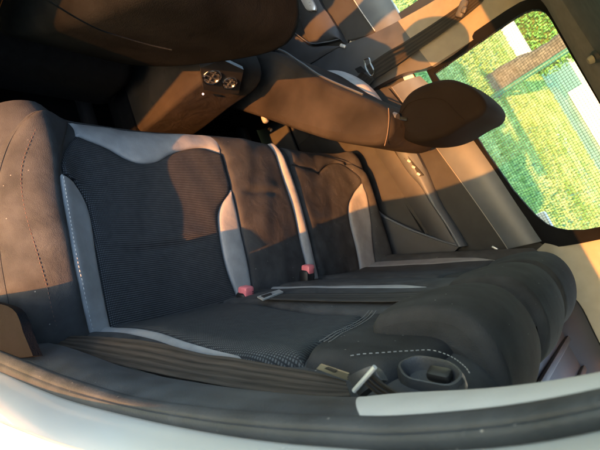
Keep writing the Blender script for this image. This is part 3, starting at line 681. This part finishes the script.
def back_patch(name, L, Rr, Bt, Tp, m, parent, nu=60, nv=40, puff=.006, ends=True, lift=.004, extra=None):
    G = coons(L, Rr, Bt, Tp, nu, nv); y, w = G[..., 0], G[..., 1]; eu, ev = edge_dist(G); e = np.minimum(eu, ev) if ends else ev
    n = bn(y, w) + lift + puff * (1 - np.exp(-e / .010)) - .006 * np.exp(-e / .0035) + .001 * np.sin(y * 33 + 2 * np.sin(w * 15)) * np.sin(w * 24)
    if extra is not None: n = n + extra(y, w)
    X = BO + y[..., None] * np.array([0, 1, 0]) + w[..., None] * BW + n[..., None] * BN
    return slab(name, X, -BN * .012, m, parent, uv=np.dstack([w, y]))
def back_body(y0, y1, label=None):
    """backrest shell: front follows bn, rounded top, thickness .11"""
    topw = lambda y: (.632 if y > .40 else .606) - .045 * (.41 - y)
    top_ = lambda y: (1 - .35 * (0 if abs(y) < .5 else (abs(y) - .5) ** 2 * 6)) * topw(y) / .625
    ys = np.linspace(y0, y1, 60); prof = [(w, 1, 0) for w in np.linspace(-.06, .625, 24)]
    V = []
    for y in ys:
        sh = 0 if abs(y) < .5 else (abs(y) - .5) ** 2 * 6          # shoulders round down
        row = []
        for w, _, _ in prof: row.append(back_pt(y, w * top_(y), float(bn(y, w)) - .004))
        top = topw(y) * (1 - sh * .35); n0 = float(bn(y, .625)) - .004
        for k in range(1, 9):
            a = k / 8 * math.pi / 2; row.append(back_pt(y, top + .060 * math.sin(a), n0 - .075 * (1 - math.cos(a))))
        row.append(back_pt(y, top + .058, n0 - .10)); row.append(back_pt(y, top, -.15)); row.append(back_pt(y, -.06, -.15))
        V.append(row)
    return slab('backrest', np.array(V)[:, ::-1], 0 if False else (0, 0, 0), M['fabric'], bench) if False else link_back(V)
def link_back(V):
    V = np.array(V); nu, nv = V.shape[:2]; f = grid_faces(nu, nv, wrap=True)
    f += [tuple(range(nv)), tuple((nu - 1) * nv + k for k in range(nv))[::-1]]
    return autosmooth(link('backrest', V.reshape(-1, 3), f, M['fabric'], bench), 50)
bk1 = back_body(-.125, .625); bk2 = back_body(-.645, -.133)
# near part
o1 = np.array([(.535, -.01), (.532, .12), (.545, .28), (.550, .42), (.548, .50)]); o2 = np.array([(.503, -.01), (.503, .10), (.519, .22), (.538, .34), (.549, .40)])
ob = np.array([(.62, -.01), (.625, .2), (.62, .4), (.60, .52)])
back_patch('outer_bolster', ob, np.vstack([o1, [(.55, .53)]]), [ob[0], o1[0]], [ob[-1], (.55, .53)], M['fabric'], bk1, 50, 16, .004)
back_patch('bolster_panel', o1[:4], o2, [o1[0], o2[0]], [o1[3], o2[-1]], M['leather'], bk1, 60, 12, .003, ends=False)
il2 = np.vstack([o2, [(.549, .45), (.535, .505)]]); ir2 = B2([(238, 314), (262, 314), (300, 313), (340, 316), (372, 318)])
ir2 = np.array([(.235, -.01), (.245, .10), (.262, .22), (.268, .34), (.262, .42)])
itop2 = np.array([(.535, .505), (.48, .475), (.42, .455), (.36, .445), (.31, .435), (.262, .42)])
back_patch('seat_insert', il2, ir2, [il2[0], (.37, -.012), ir2[0]], itop2, M['insert_back'], bk1, 90, 70, .006)
# quilted edge and shoulder pad above the insert
sh_t = np.array([(.548, .615), (.48, .632), (.40, .632), (.32, .632), (.262, .625)])
back_patch('shoulder_pad', [(.535, .508), sh_t[0]], [(.262, .424), sh_t[-1]], itop2 + np.array([0, .004]), sh_t, M['fabric_soft'], bk1, 40, 60, .010)
def back_stitch(pts, m, parent, lift=.0115, step=.0075, ln=.0045, r=.0008):
    p = resample(pts, max(4, int(np.sum(np.linalg.norm(np.diff(pts, axis=0), axis=1)) / step))); mb = MB()
    for a, b in zip(p[:-1], p[1:]):
        q, e = back_pt(a[0], a[1], float(bn(*a)) + lift), back_pt(*b, float(bn(*b)) + lift); d = (e - q) / np.linalg.norm(e - q); mb.tube([q, q + d * ln], r, 6)
    return mb.build('stitching', m, parent)
for k in range(3): back_stitch(itop2[1:] + np.array([0, .014 + .007 * k]), M['stitch_grey'], bk1, .0145, .006, .003, .0007)
back_stitch(B2([(352, 369), (366, 367), (384, 366), (410, 364), (432, 363), (452, 370), (466, 381), (472, 390)]), M['stitch_mid'], bk1, .0142, .0062, .0034, .0006)
# middle part of the near backrest, with its paler edge strip
m1l = np.array([(.226, -.01), (.236, .10), (.252, .22), (.258, .34), (.252, .44), (.25, .57)]); m1r = np.array([(.075, -.01), (.072, .12), (.066, .25), (.060, .38), (.05, .45), (.04, .57)])
back_patch('middle_panel', m1l, m1r, [m1l[0], m1r[0]], [m1l[-1], m1r[-1]], M['fabric'], bk1, 60, 30, .008)
m2r = np.array([(.045, -.01), (.040, .12), (.030, .25), (.015, .36), (.035, .44)])
back_patch('bolster_panel', m1r[:5], m2r, [m1r[0], m2r[0]], [m1r[4], m2r[-1]], M['leather'], bk1, 50, 12, .006, ends=False)
m3r = np.array([(-.118, -.01), (-.118, .2), (-.118, .4), (-.118, .57)])
back_patch('edge_panel', np.vstack([m2r[:-1], [(.028, .45), (.035, .57)]]), m3r, [m2r[0], m3r[0]], [(.035, .57), m3r[-1]], M['fabric'], bk1, 60, 24, .006)
# far backrest
f0 = np.array([(-.142, -.01), (-.142, .2), (-.142, .4), (-.142, .57)]); f1 = np.array([(-.46, -.01), (-.465, .12), (-.475, .25), (-.50, .38), (-.51, .44)])
ftp = np.array([(-.142, .40), (-.25, .41), (-.36, .425), (-.51, .44)])
back_patch('seat_insert', [f0[0], (-.142, .2), ftp[0]], f1, [f0[0], f1[0]], ftp, M['fabric'], bk2, 60, 50, .007)
f2 = np.array([(-.54, -.01), (-.545, .12), (-.55, .25), (-.545, .36), (-.515, .44)])
back_patch('bolster_panel', f1, f2, [f1[0], f2[0]], [f1[-1], f2[-1]], M['leather'], bk2, 60, 14, .005, ends=False)
fob = np.array([(-.63, -.01), (-.635, .2), (-.625, .4), (-.60, .54)])
back_patch('outer_bolster', np.vstack([f2, [(-.53, .54)]]), fob, [f2[0], fob[0]], [(-.53, .54), fob[-1]], M['fabric'], bk2, 50, 16, .005)
back_patch('shoulder_pad', [ftp[0] + np.array([0, .004]), (-.142, .57)], [(-.512, .444), (-.53, .57)], ftp + np.array([0, .004]), [(-.142, .575), (-.3, .58), (-.53, .565)], M['fabric_soft'], bk2, 30, 50, .008)
# release recess on the near shoulder
rcy, rcw = on_back(430, 381)
rc = back_pt(rcy, rcw, float(bn(rcy, rcw)) + .009)
rec_n = BN * .92 + np.array([0, .38, 0]) + np.array([0, 0, .10]); rec_n /= np.linalg.norm(rec_n); rx = BW - rec_n * (BW @ rec_n); rx /= np.linalg.norm(rx); ry = np.cross(rec_n, rx)
def hexring(sc, d):
    p = np.array([(-.042, .0), (-.024, .022), (.020, .022), (.042, .004), (.034, -.020), (-.022, -.022)]) * sc
    p = resample(np.vstack([p, p[:1]]), 49, False)[:-1]
    for _ in range(7): p = (np.roll(p, 1, 0) + 2 * p + np.roll(p, -1, 0)) / 4
    return [rc + rec_n * d + rx * a + ry * b for a, b in p]
h = [hexring(.88, -.010), hexring(.85, -.002), hexring(.80, .0025), hexring(.74, .003), hexring(.68, .001), hexring(.60, -.006), hexring(.54, -.010)]
V = sum(h, []); F = [(i * 48 + k, i * 48 + (k + 1) % 48, (i + 1) * 48 + (k + 1) % 48, (i + 1) * 48 + k) for i in range(6) for k in range(48)] + [tuple(6 * 48 + k for k in range(48))]
rr = autosmooth(link('release_bezel', V, F, M['plastic'], bk1), 35)
mb = MB().box(rc + rec_n * -.001 + rx * .010, (.022, .014, .010), [rx, ry, rec_n], .003); mb.build('release_lever', M['black'], rr)
# ---- headrests: three saddles hanging over the top of the backrest
HP = np.array([(-.140, .815), (-.142, .848), (-.150, .886), (-.166, .918), (-.188, .936), (-.220, .945), (-.255, .943), (-.287, .931), (-.312, .909), (-.325, .882), (-.324, .866), (-.314, .862), (-.303, .874), (-.284, .896), (-.262, .905), (-.240, .902), (-.216, .886), (-.201, .862), (-.192, .832), (-.186, .808), (-.172, .796), (-.152, .798)])
TILT = .045                                       # the bench sits a touch higher on the near side
def headrest(yc, hw=.121):
    p = resample(np.vstack([HP, HP[:1]]), 61)[:-1]
    o = extrude_profile('headrest', p, yc - hw, yc + hw, .017, M['fabric_soft'], bench, 8, 2.0, 14, .006)
    for v in o.data.vertices: v.co.z += TILT * (v.co.y - .10)
    pr_ = p + 0; a = np.roll(p, 1, 0); b = np.roll(p, -1, 0); t = b - a; t /= np.linalg.norm(t, axis=1)[:, None]; n = np.stack([t[:, 1], -t[:, 0]], 1)
    if np.sum(p[:, 0] * np.roll(p[:, 1], -1) - np.roll(p[:, 0], -1) * p[:, 1]) < 0: n = -n
    for s in (-1, 1):
        q = np.stack([p[:, 0] - n[:, 0] * .0034, np.full(len(p), yc + s * (hw - .011)), p[:, 1] - n[:, 1] * .0034], 1); q[:, 2] += TILT * (q[:, 1] - .10)
        MB().tube(q, .0016, 6, True).build('piping', M['fabric_soft'], o)
    return o
for yc, hw in ((.300, .111), (-.008, .119), (-.283, .121)): headrest(yc, hw)

# ================================================================== luggage cover behind the bench
lc = thing('luggage_cover', 'dark grey ribbed luggage cover behind the rear headrests', 'luggage cover', (-.7, 0, .78))
X = np.linspace(-.33, -1.2, 40); Y = np.linspace(-.63, .60, 30); G = np.array([[(x, y, .80 - .006 * math.cos(y * 3)) for y in Y] for x in X])
slab('cover_panel', G, (0, 0, -.02), M['plastic'], lc)
mb = MB()
for k in range(4): mb.box((-.42 - .09 * k, 0, .802), (.018, 1.16, .012), bev=.004)
mb.build('rib', M['plastic'], lc)

# ================================================================== BELTS
def webbing(name, A, B, m, parent, n=60, k=13, th=.0012, ripple=.0008):
    A, B = resample(A, n), resample(B, n); t = np.linspace(0, 1, k)[None, :, None]; G = A[:, None] * (1 - t) + B[:, None] * t
    du = np.gradient(G, axis=0); dv = np.gradient(G, axis=1); nn = np.cross(du, dv); nn /= np.linalg.norm(nn, axis=2, keepdims=True) + 1e-9
    sl = np.concatenate([[0], np.cumsum(np.linalg.norm(np.diff(A, axis=0), axis=1))])
    uv = np.dstack([np.repeat(sl[:, None], k, 1), np.repeat(np.linspace(0, 1, k)[None], n, 0)])
    return slab(name, G + nn * ripple * np.cos(t * 2 * math.pi * 3), th, m, parent, uv=uv, ang=60)
# near outer belt hanging along the doorway
b1 = thing('seat_belt', 'worn brown grey seat belt hanging loose along the near doorway sill', 'seat belt', tuple(PY([(25, 338)], .62)[0]), 'seat belts')
up_ = [(24, 337), (43, 336), (83, 335.5), (133, 339), (165, 344), (200, 353), (233, 357), (283, 366), (317, 372), (345, 380)]
lo_ = [(26, 339), (36, 343), (67, 351), (117, 364), (167, 375), (200, 381), (233, 387), (283, 393), (320, 396), (350, 395)]
ya = np.interp([q[0] for q in up_], [24, 80, 200, 345], [.625, .585, .578, .585]); yb = np.interp([q[0] for q in lo_], [24, 80, 200, 345], [.628, .615, .612, .608])
webbing('webbing', [px(u, v, (0, 1, 0), y) for (u, v), y in zip(up_, ya)], [px(u, v, (0, 1, 0), y) for (u, v), y in zip(lo_, yb)], M['web'], b1)
tA = [px(u, v, (0, 1, 0), .583) for u, v in ((317, 368), (321, 365), (348, 374))]; 
tp = [px(u, v, (0, 1, 0), .590) for u, v in ((317, 368.5), (321, 364), (349, 373.5), (348, 380))]
tongue = MB(); q = np.array(tp); nn = np.cross(q[1] - q[0], q[2] - q[1]); nn /= np.linalg.norm(nn)
tongue.add([p + nn * s for s in (-.0012, .0012) for p in q], [(0, 1, 2, 3), (7, 6, 5, 4), (0, 4, 5, 1), (1, 5, 6, 2), (2, 6, 7, 3), (3, 7, 4, 0)])
tongue.build('tongue_plate', M['steel'], b1, False)
slot = [px(u, v, (0, 1, 0), .592) for u, v in ((325, 368), (327, 367), (337, 370.5), (335.5, 372.5))]
mb = MB(); q = np.array(slot); mb.add([p + nn * s for s in (-.0016, .0016) for p in q], [(0, 1, 2, 3), (7, 6, 5, 4), (0, 4, 5, 1), (1, 5, 6, 2), (2, 6, 7, 3), (3, 7, 4, 0)]); mb.build('slot', M['black'], b1, False)
hs = ruled([px(u, v, (0, 1, 0), .594) for u, v in ((347, 377), (352, 385), (359, 396))], [px(u, v, (0, 1, 0), .594) for u, v in ((370, 366), (375, 370), (381, 380))], 12, 6, .004, (.2, 1, .2))
tg = slab('tongue_housing', hs, (-.004, -.010, 0), M['plastic'], b1)
rp = resample([px(u, v, (0, 1, 0), .602) for u, v in ((354, 391), (362, 382), (375, 367))], 12); mb = MB().tube(rp, .0022, 8); mb.build('housing_highlight', M['silver'], tg)  # silver bead paints the grey highlight along the housing edge
webbing('upper_webbing', [px(u, v, (0, 1, 0), .598) for u, v in ((374, 374), (384, 383), (400, 393), (420, 403))], [px(u, v, (0, 1, 0), .604) for u, v in ((364, 384), (376, 394), (392, 403), (410, 414))], M['web'], b1, 30, 13, .0012, .0022)
mb = MB().tube([px(u, v, (0, 1, 0), .630) for u, v in ((22, 335.5), (30, 337.5), (38, 340.5))], [.0025, .003, .0025], 8); mb.build('anchor_plate', M['steel'], b1)
# centre belt over the backrest
b2 = thing('seat_belt', 'dark centre seat belt lying across the backrest, its tongue by the near buckle', 'seat belt', tuple(back_pt(.2, .1, .02)), 'seat belts')
cua = B2([(272, 301), (300, 300), (340, 300), (380, 300), (415, 299), (450, 298)]); cub = B2([(268, 308), (300, 309.5), (340, 311), (380, 312), (412, 312), (450, 312)])
webbing('webbing', [back_pt(y, w, float(bn(y, w)) + .016) for y, w in cua], [back_pt(y, w, float(bn(y, w)) + .020) for y, w in cub], M['web_dark'], b2)
tq = [back_pt(*on_back(u, v), .022) for u, v in ((258, 306), (280, 297.5), (284, 300), (264, 311))]
def plate(q, th, name, m, parent):
    q = np.array(q); n = np.cross(q[1] - q[0], q[2] - q[1]); n /= np.linalg.norm(n); k = len(q); mb = MB()
    mb.add([p + n * s for s in (-th, th) for p in q], [tuple(range(k)), tuple(range(2 * k - 1, k - 1, -1))] + [(i, i + k, (i + 1) % k + k, (i + 1) % k) for i in range(k)])
    return mb.build(name, m, parent, False)
plate(tq, .0015, 'tongue_plate', M['silver'], b2)
plate([back_pt(*on_back(u, v), .0245) for u, v in ((262, 306), (272, 302), (273, 304), (265, 308.5))], .0008, 'slot', M['black'], b2)
# passenger belt on the middle pillar
b4 = thing('seat_belt', 'dark seat belt with chrome tongue on the sunlit middle pillar behind the passenger seat', 'seat belt', tuple(PY([(365, 70)], -.65)[0]), 'seat belts')
webbing('webbing', PY([(366, 66), (385, 53), (404, 42), (435, 22), (458, 6), (475, -8)], -.640), PY([(374, 79), (392, 68), (412, 54), (441, 34), (466, 15), (484, 0)], -.640), M['web_black'], b4)
webbing('lower_webbing', PY([(362, 72), (350, 84), (330, 104)], -.640), PY([(374, 80), (362, 94), (345, 112)], -.640), M['web_black'], b4, 20)
mb = MB().tube(resample(PY([(364, 60), (369, 58.5), (371, 64), (374, 71), (371, 76), (367, 70), (364, 60)], -.630), 30), .0028, 8); mb.build('tongue_loop', M['chrome'], b4)
plate(PY([(355, 69), (361, 66), (367, 72), (358, 73)], -.628), .0015, 'tongue_plate', M['chrome'], b4)
mb = MB().box(PY([(462, 9)], -.634)[0], (.030, .016, .058), frame3((.75, 0, -.6)), .007).box(PY([(464, 10)], -.626)[0], (.018, .010, .022), frame3((.75, 0, -.6)), .004); mb.build('belt_guide', M['plastic'], b4)
# buckles
def buckle(u, v, u2, v2, du, label):
    a = np.array([*on_cushion(u, v), 0]); base = px(u, v, (0, 0, 1), .335); t = thing('seat_belt_buckle', label, 'buckle', tuple(base), 'red seat belt buckles')
    ax_ = np.array([.82, .02, .42]); ax_ /= np.linalg.norm(ax_); F3 = frame3(ax_, (-.45, 0, .9))
    c = px(u2, v2, (0, 0, 1), .358)
    MB().box(c - F3[0] * .024, (.070, .038, .034), F3, .008).build('housing', M['black'], t)
    MB().box(c + F3[0] * .012 + F3[2] * .004, (.026, .029, .030), F3, .005).build('release_button', M['red'], t)
    m2 = MB()
    for k in (-1, 0, 1): m2.box(c + F3[0] * (.008 + .004 * k) - F3[1] * .0085 + F3[2] * .0192, (.0022, .004, .0006), F3)
    m2.build('button_mark', M['black'], t, False)
    MB().box(c - F3[0] * .080 - F3[2] * .006, (.06, .024, .012), F3, .004).build('stalk', M['black'], t)
    return t
buckle(243, 300, 245, 296, 0, 'near buckle with red button and black housing beside the grey bolster')
buckle(303, 276, 307, 273, 0, 'far buckle with red button at the foot of the grey piping')

# ================================================================== FRONT SEATS AND CONSOLE
def seat_back(root, rear, front, y0, y1, r, m):
    p = np.vstack([resample(rear, 30), resample(front, 30)[::-1]]); p = resample(np.vstack([p, p[:1]]), 90, False)[:-1]
    for _ in range(3): p = (np.roll(p, 1, 0) + 2 * p + np.roll(p, -1, 0)) / 4
    return extrude_profile('backrest', p, y0, y1, r, m, root, 7, 2.2, 10, 0)
ps = thing('front_seat', 'reclined front passenger seat with tan sunlit side and dark headrest', 'car seat', (.6, -.38, 0), 'front seats')
rear = np.array([(.83, .05), (.77, .165), (.63, .305), (.50, .425), (.385, .535), (.315, .620), (.278, .672), (.268, .700)])
front = np.array([(1.0, .20), (.90, .32), (.765, .485), (.66, .55), (.565, .600), (.44, .688), (.365, .742), (.305, .748)])
pb = seat_back(ps, rear, front, -.53, -.185, .028, M['side_fabric'])
sw = MB(); 
tp_ = PY([(388.5, 108), (388.8, 120), (387.5, 133), (384.5, 146)], -.181); sw.tube(resample(tp_, 20), .0010, 8); sw.build('piping', M['seam_tan'], pb)
ed = np.array([(q[0], -.185, q[1]) for q in resample(front, 40)[4:34]]) + np.array([.004, 0, .004]); MB().tube(ed, .0035, 8).build('edge_piping', M['plastic'], pb)
# grey outer bolster rising beyond the back
bo = np.array([(.86, .34), (.80, .45), (.74, .525), (.66, .575), (.58, .60), (.50, .60), (.52, .52), (.62, .44), (.74, .33)])
bo = resample(np.vstack([bo, bo[:1]]), 60)[:-1] 
extrude_profile('bolster_panel', bo, -.585, -.50, .03, M['leather'], pb, 6, 2, 4)
# headrest of the passenger seat
hp = np.array([px(u, v, (0, 1, 0), -.30)[[0, 2]] for u, v in [(402, 134), (400, 118), (404, 104), (414, 92), (430, 84), (450, 80), (468, 85), (482, 95), (488, 106), (484, 116), (470, 124), (452, 135), (436, 141), (418, 143), (408, 141)]])
hp = resample(np.vstack([hp, hp[:1]]), 60)[:-1]
hr = extrude_profile('headrest', hp, -.50, -.27, .028, M['shadowed_rest'], ps, 8, 2.2, 10, .004)
cr = PY([(401, 113), (408, 104), (420, 99), (434, 98), (445, 101), (455, 111), (464, 120)], -.268); MB().tube(resample(cr, 40), .0012, 8).build('piping', M['shadowed_rest'], hr)
for u, v, y in ((397, 118, -.235), (401, 112, -.42)):
    a = px(u - 4, v - .5, (0, 1, 0), y); b = px(u + 9, v + 1.5, (0, 1, 0), y - .03); MB().tube([a, (a + b) / 2, b], .0065, 12).build('headrest_post', M['chrome'], ps)
a = px(393.5, 117.5, (0, 1, 0), -.232); b = px(397.5, 118, (0, 1, 0), -.232); MB().tube([a, b], [.016, .013], 16).build('post_guide', M['plastic'], ps)
cush = resample(np.array([(.80, .02), (.78, .20), (.95, .26), (1.2, .27), (1.32, .25), (1.34, .15), (1.28, .04), (1.0, .0)]), 50)
extrude_profile('cushion', cush, -.58, -.18, .05, M['carpet'], ps, 6, 2, 6)
mb = MB()
for y in (-.22, -.50): mb.box((.95, y, -.04), (.75, .035, .05), bev=.008)
mb.build('rail', M['black'], ps)
mb = MB().box(px(265, 119, (0, 1, 0), -.21), (.03, .02, .02), bev=.006); mb.build('rail_sun_spot', M['beige'], ps)  # pale block painted in for a small spot of sunlight on the rail
mb = MB().tube([px(269, 129, (0, 1, 0), -.2), px(271, 130, (0, 1, 0), -.2)], .006, 12); mb.build('bolt', M['chrome'], ps)
ds = thing('front_seat', 'dark driver seat back at the top left with a curved side seam', 'car seat', (.6, .35, 0), 'front seats')
rear = np.array([(1.10, -.10), (.98, .02), (.82, .20), (.665, .385), (.545, .555), (.470, .672), (.428, .752), (.425, .790)])
front = np.array([(1.26, .02), (1.10, .16), (.96, .32), (.82, .50), (.70, .66), (.62, .78), (.56, .83), (.48, .83)])
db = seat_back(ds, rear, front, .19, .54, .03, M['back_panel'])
rn = np.array([.175, .19]); rn /= np.linalg.norm(rn); rn = np.array([-rn[1], 0, -rn[0]])
sp = [px(u, v, rn, rn @ np.array([.665, .3, .385]) + .004) for u, v in [(40, -4), (60, 8), (80, 20), (100, 30), (125, 38), (150, 45), (172, 50)]]
MB().tube(resample(sp, 40), .0010, 8).build('pocket_seam', M['back_panel'], db)
extrude_profile('cushion', cush, .16, .56, .05, M['carpet'], ds, 6, 2, 6)
mb = MB()
for y in (.22, .50): mb.box((.95, y, -.04), (.75, .035, .05), bev=.008)
mb.build('rail', M['black'], ds)
hp2 = resample(np.array([(.42, .90), (.36, .97), (.34, 1.05), (.38, 1.09), (.45, 1.08), (.51, 1.00), (.51, .92)]), 40)
extrude_profile('headrest', hp2, .24, .48, .035, M['fabric_soft'], ds, 6, 2, 6)
for y in (.31, .41): MB().tube([(.50, y, .80), (.46, y, .94)], .006, 10).build('headrest_post', M['chrome'], ds)
# console with two round rear vents
co = thing('center_console', 'centre console between the front seats with two round chrome ringed air vents', 'console', (.8, 0, 0))
cp = resample(np.array([(.70, -.02), (.67, .15), (.655, .30), (.63, .43), (.66, .475), (.80, .47), (1.0, .40), (1.35, .36), (1.38, .1), (1.35, -.02), (1.0, -.04)]), 70, False)
for _ in range(2): cp = (np.roll(cp, 1, 0) + 2 * cp + np.roll(cp, -1, 0)) / 4
cb = extrude_profile('console_body', cp, -.105, .105, .02, M['side_fabric'], co, 6, 2.2, 6)
def vent(u, v, y, r):
    c = px(u, v, (1, 0, 0), .618); n = np.array([-.95, .12, .15]); n /= np.linalg.norm(n); x = np.cross(n, (0, 0, 1)); x /= np.linalg.norm(x); z = np.cross(x, n); F3 = np.array([x, z, n])
    mb = MB().tube([c + (x * math.cos(a) + z * math.sin(a)) * r for a in np.linspace(0, 6.283, 28, endpoint=False)], .0042, 8, True); ring = mb.build('vent', M['chrome'], co)
    mb = MB().tube([c - n * .006, c - n * .002], [r, r], 24); mb.build('vent_well', M['black'], ring)
    mb = MB()
    for k in (-.55, 0, .55): mb.box(c + z * r * k, (2 * r * math.sqrt(1 - k * k) * .95, .003, .006), F3)
    mb.box(c, (.003, 1.8 * r, .006), F3); mb.build('vent_blade', M['plastic'], ring, False)
vent(212, 77, .055, .024); vent(229.5, 83, -.02, .020)
plate([px(u, v, (1, 0, 0), .626) for u, v in ((200, 66), (222, 58), (243, 68), (238, 92), (222, 92), (203, 88))], .006, 'vent_panel', M['black'], co)
MB().tube([px(203, 94, (1, 0, 0), .632), px(203, 94, (1, 0, 0), .622)], .0035, 12).build('power_socket', M['steel'], co)
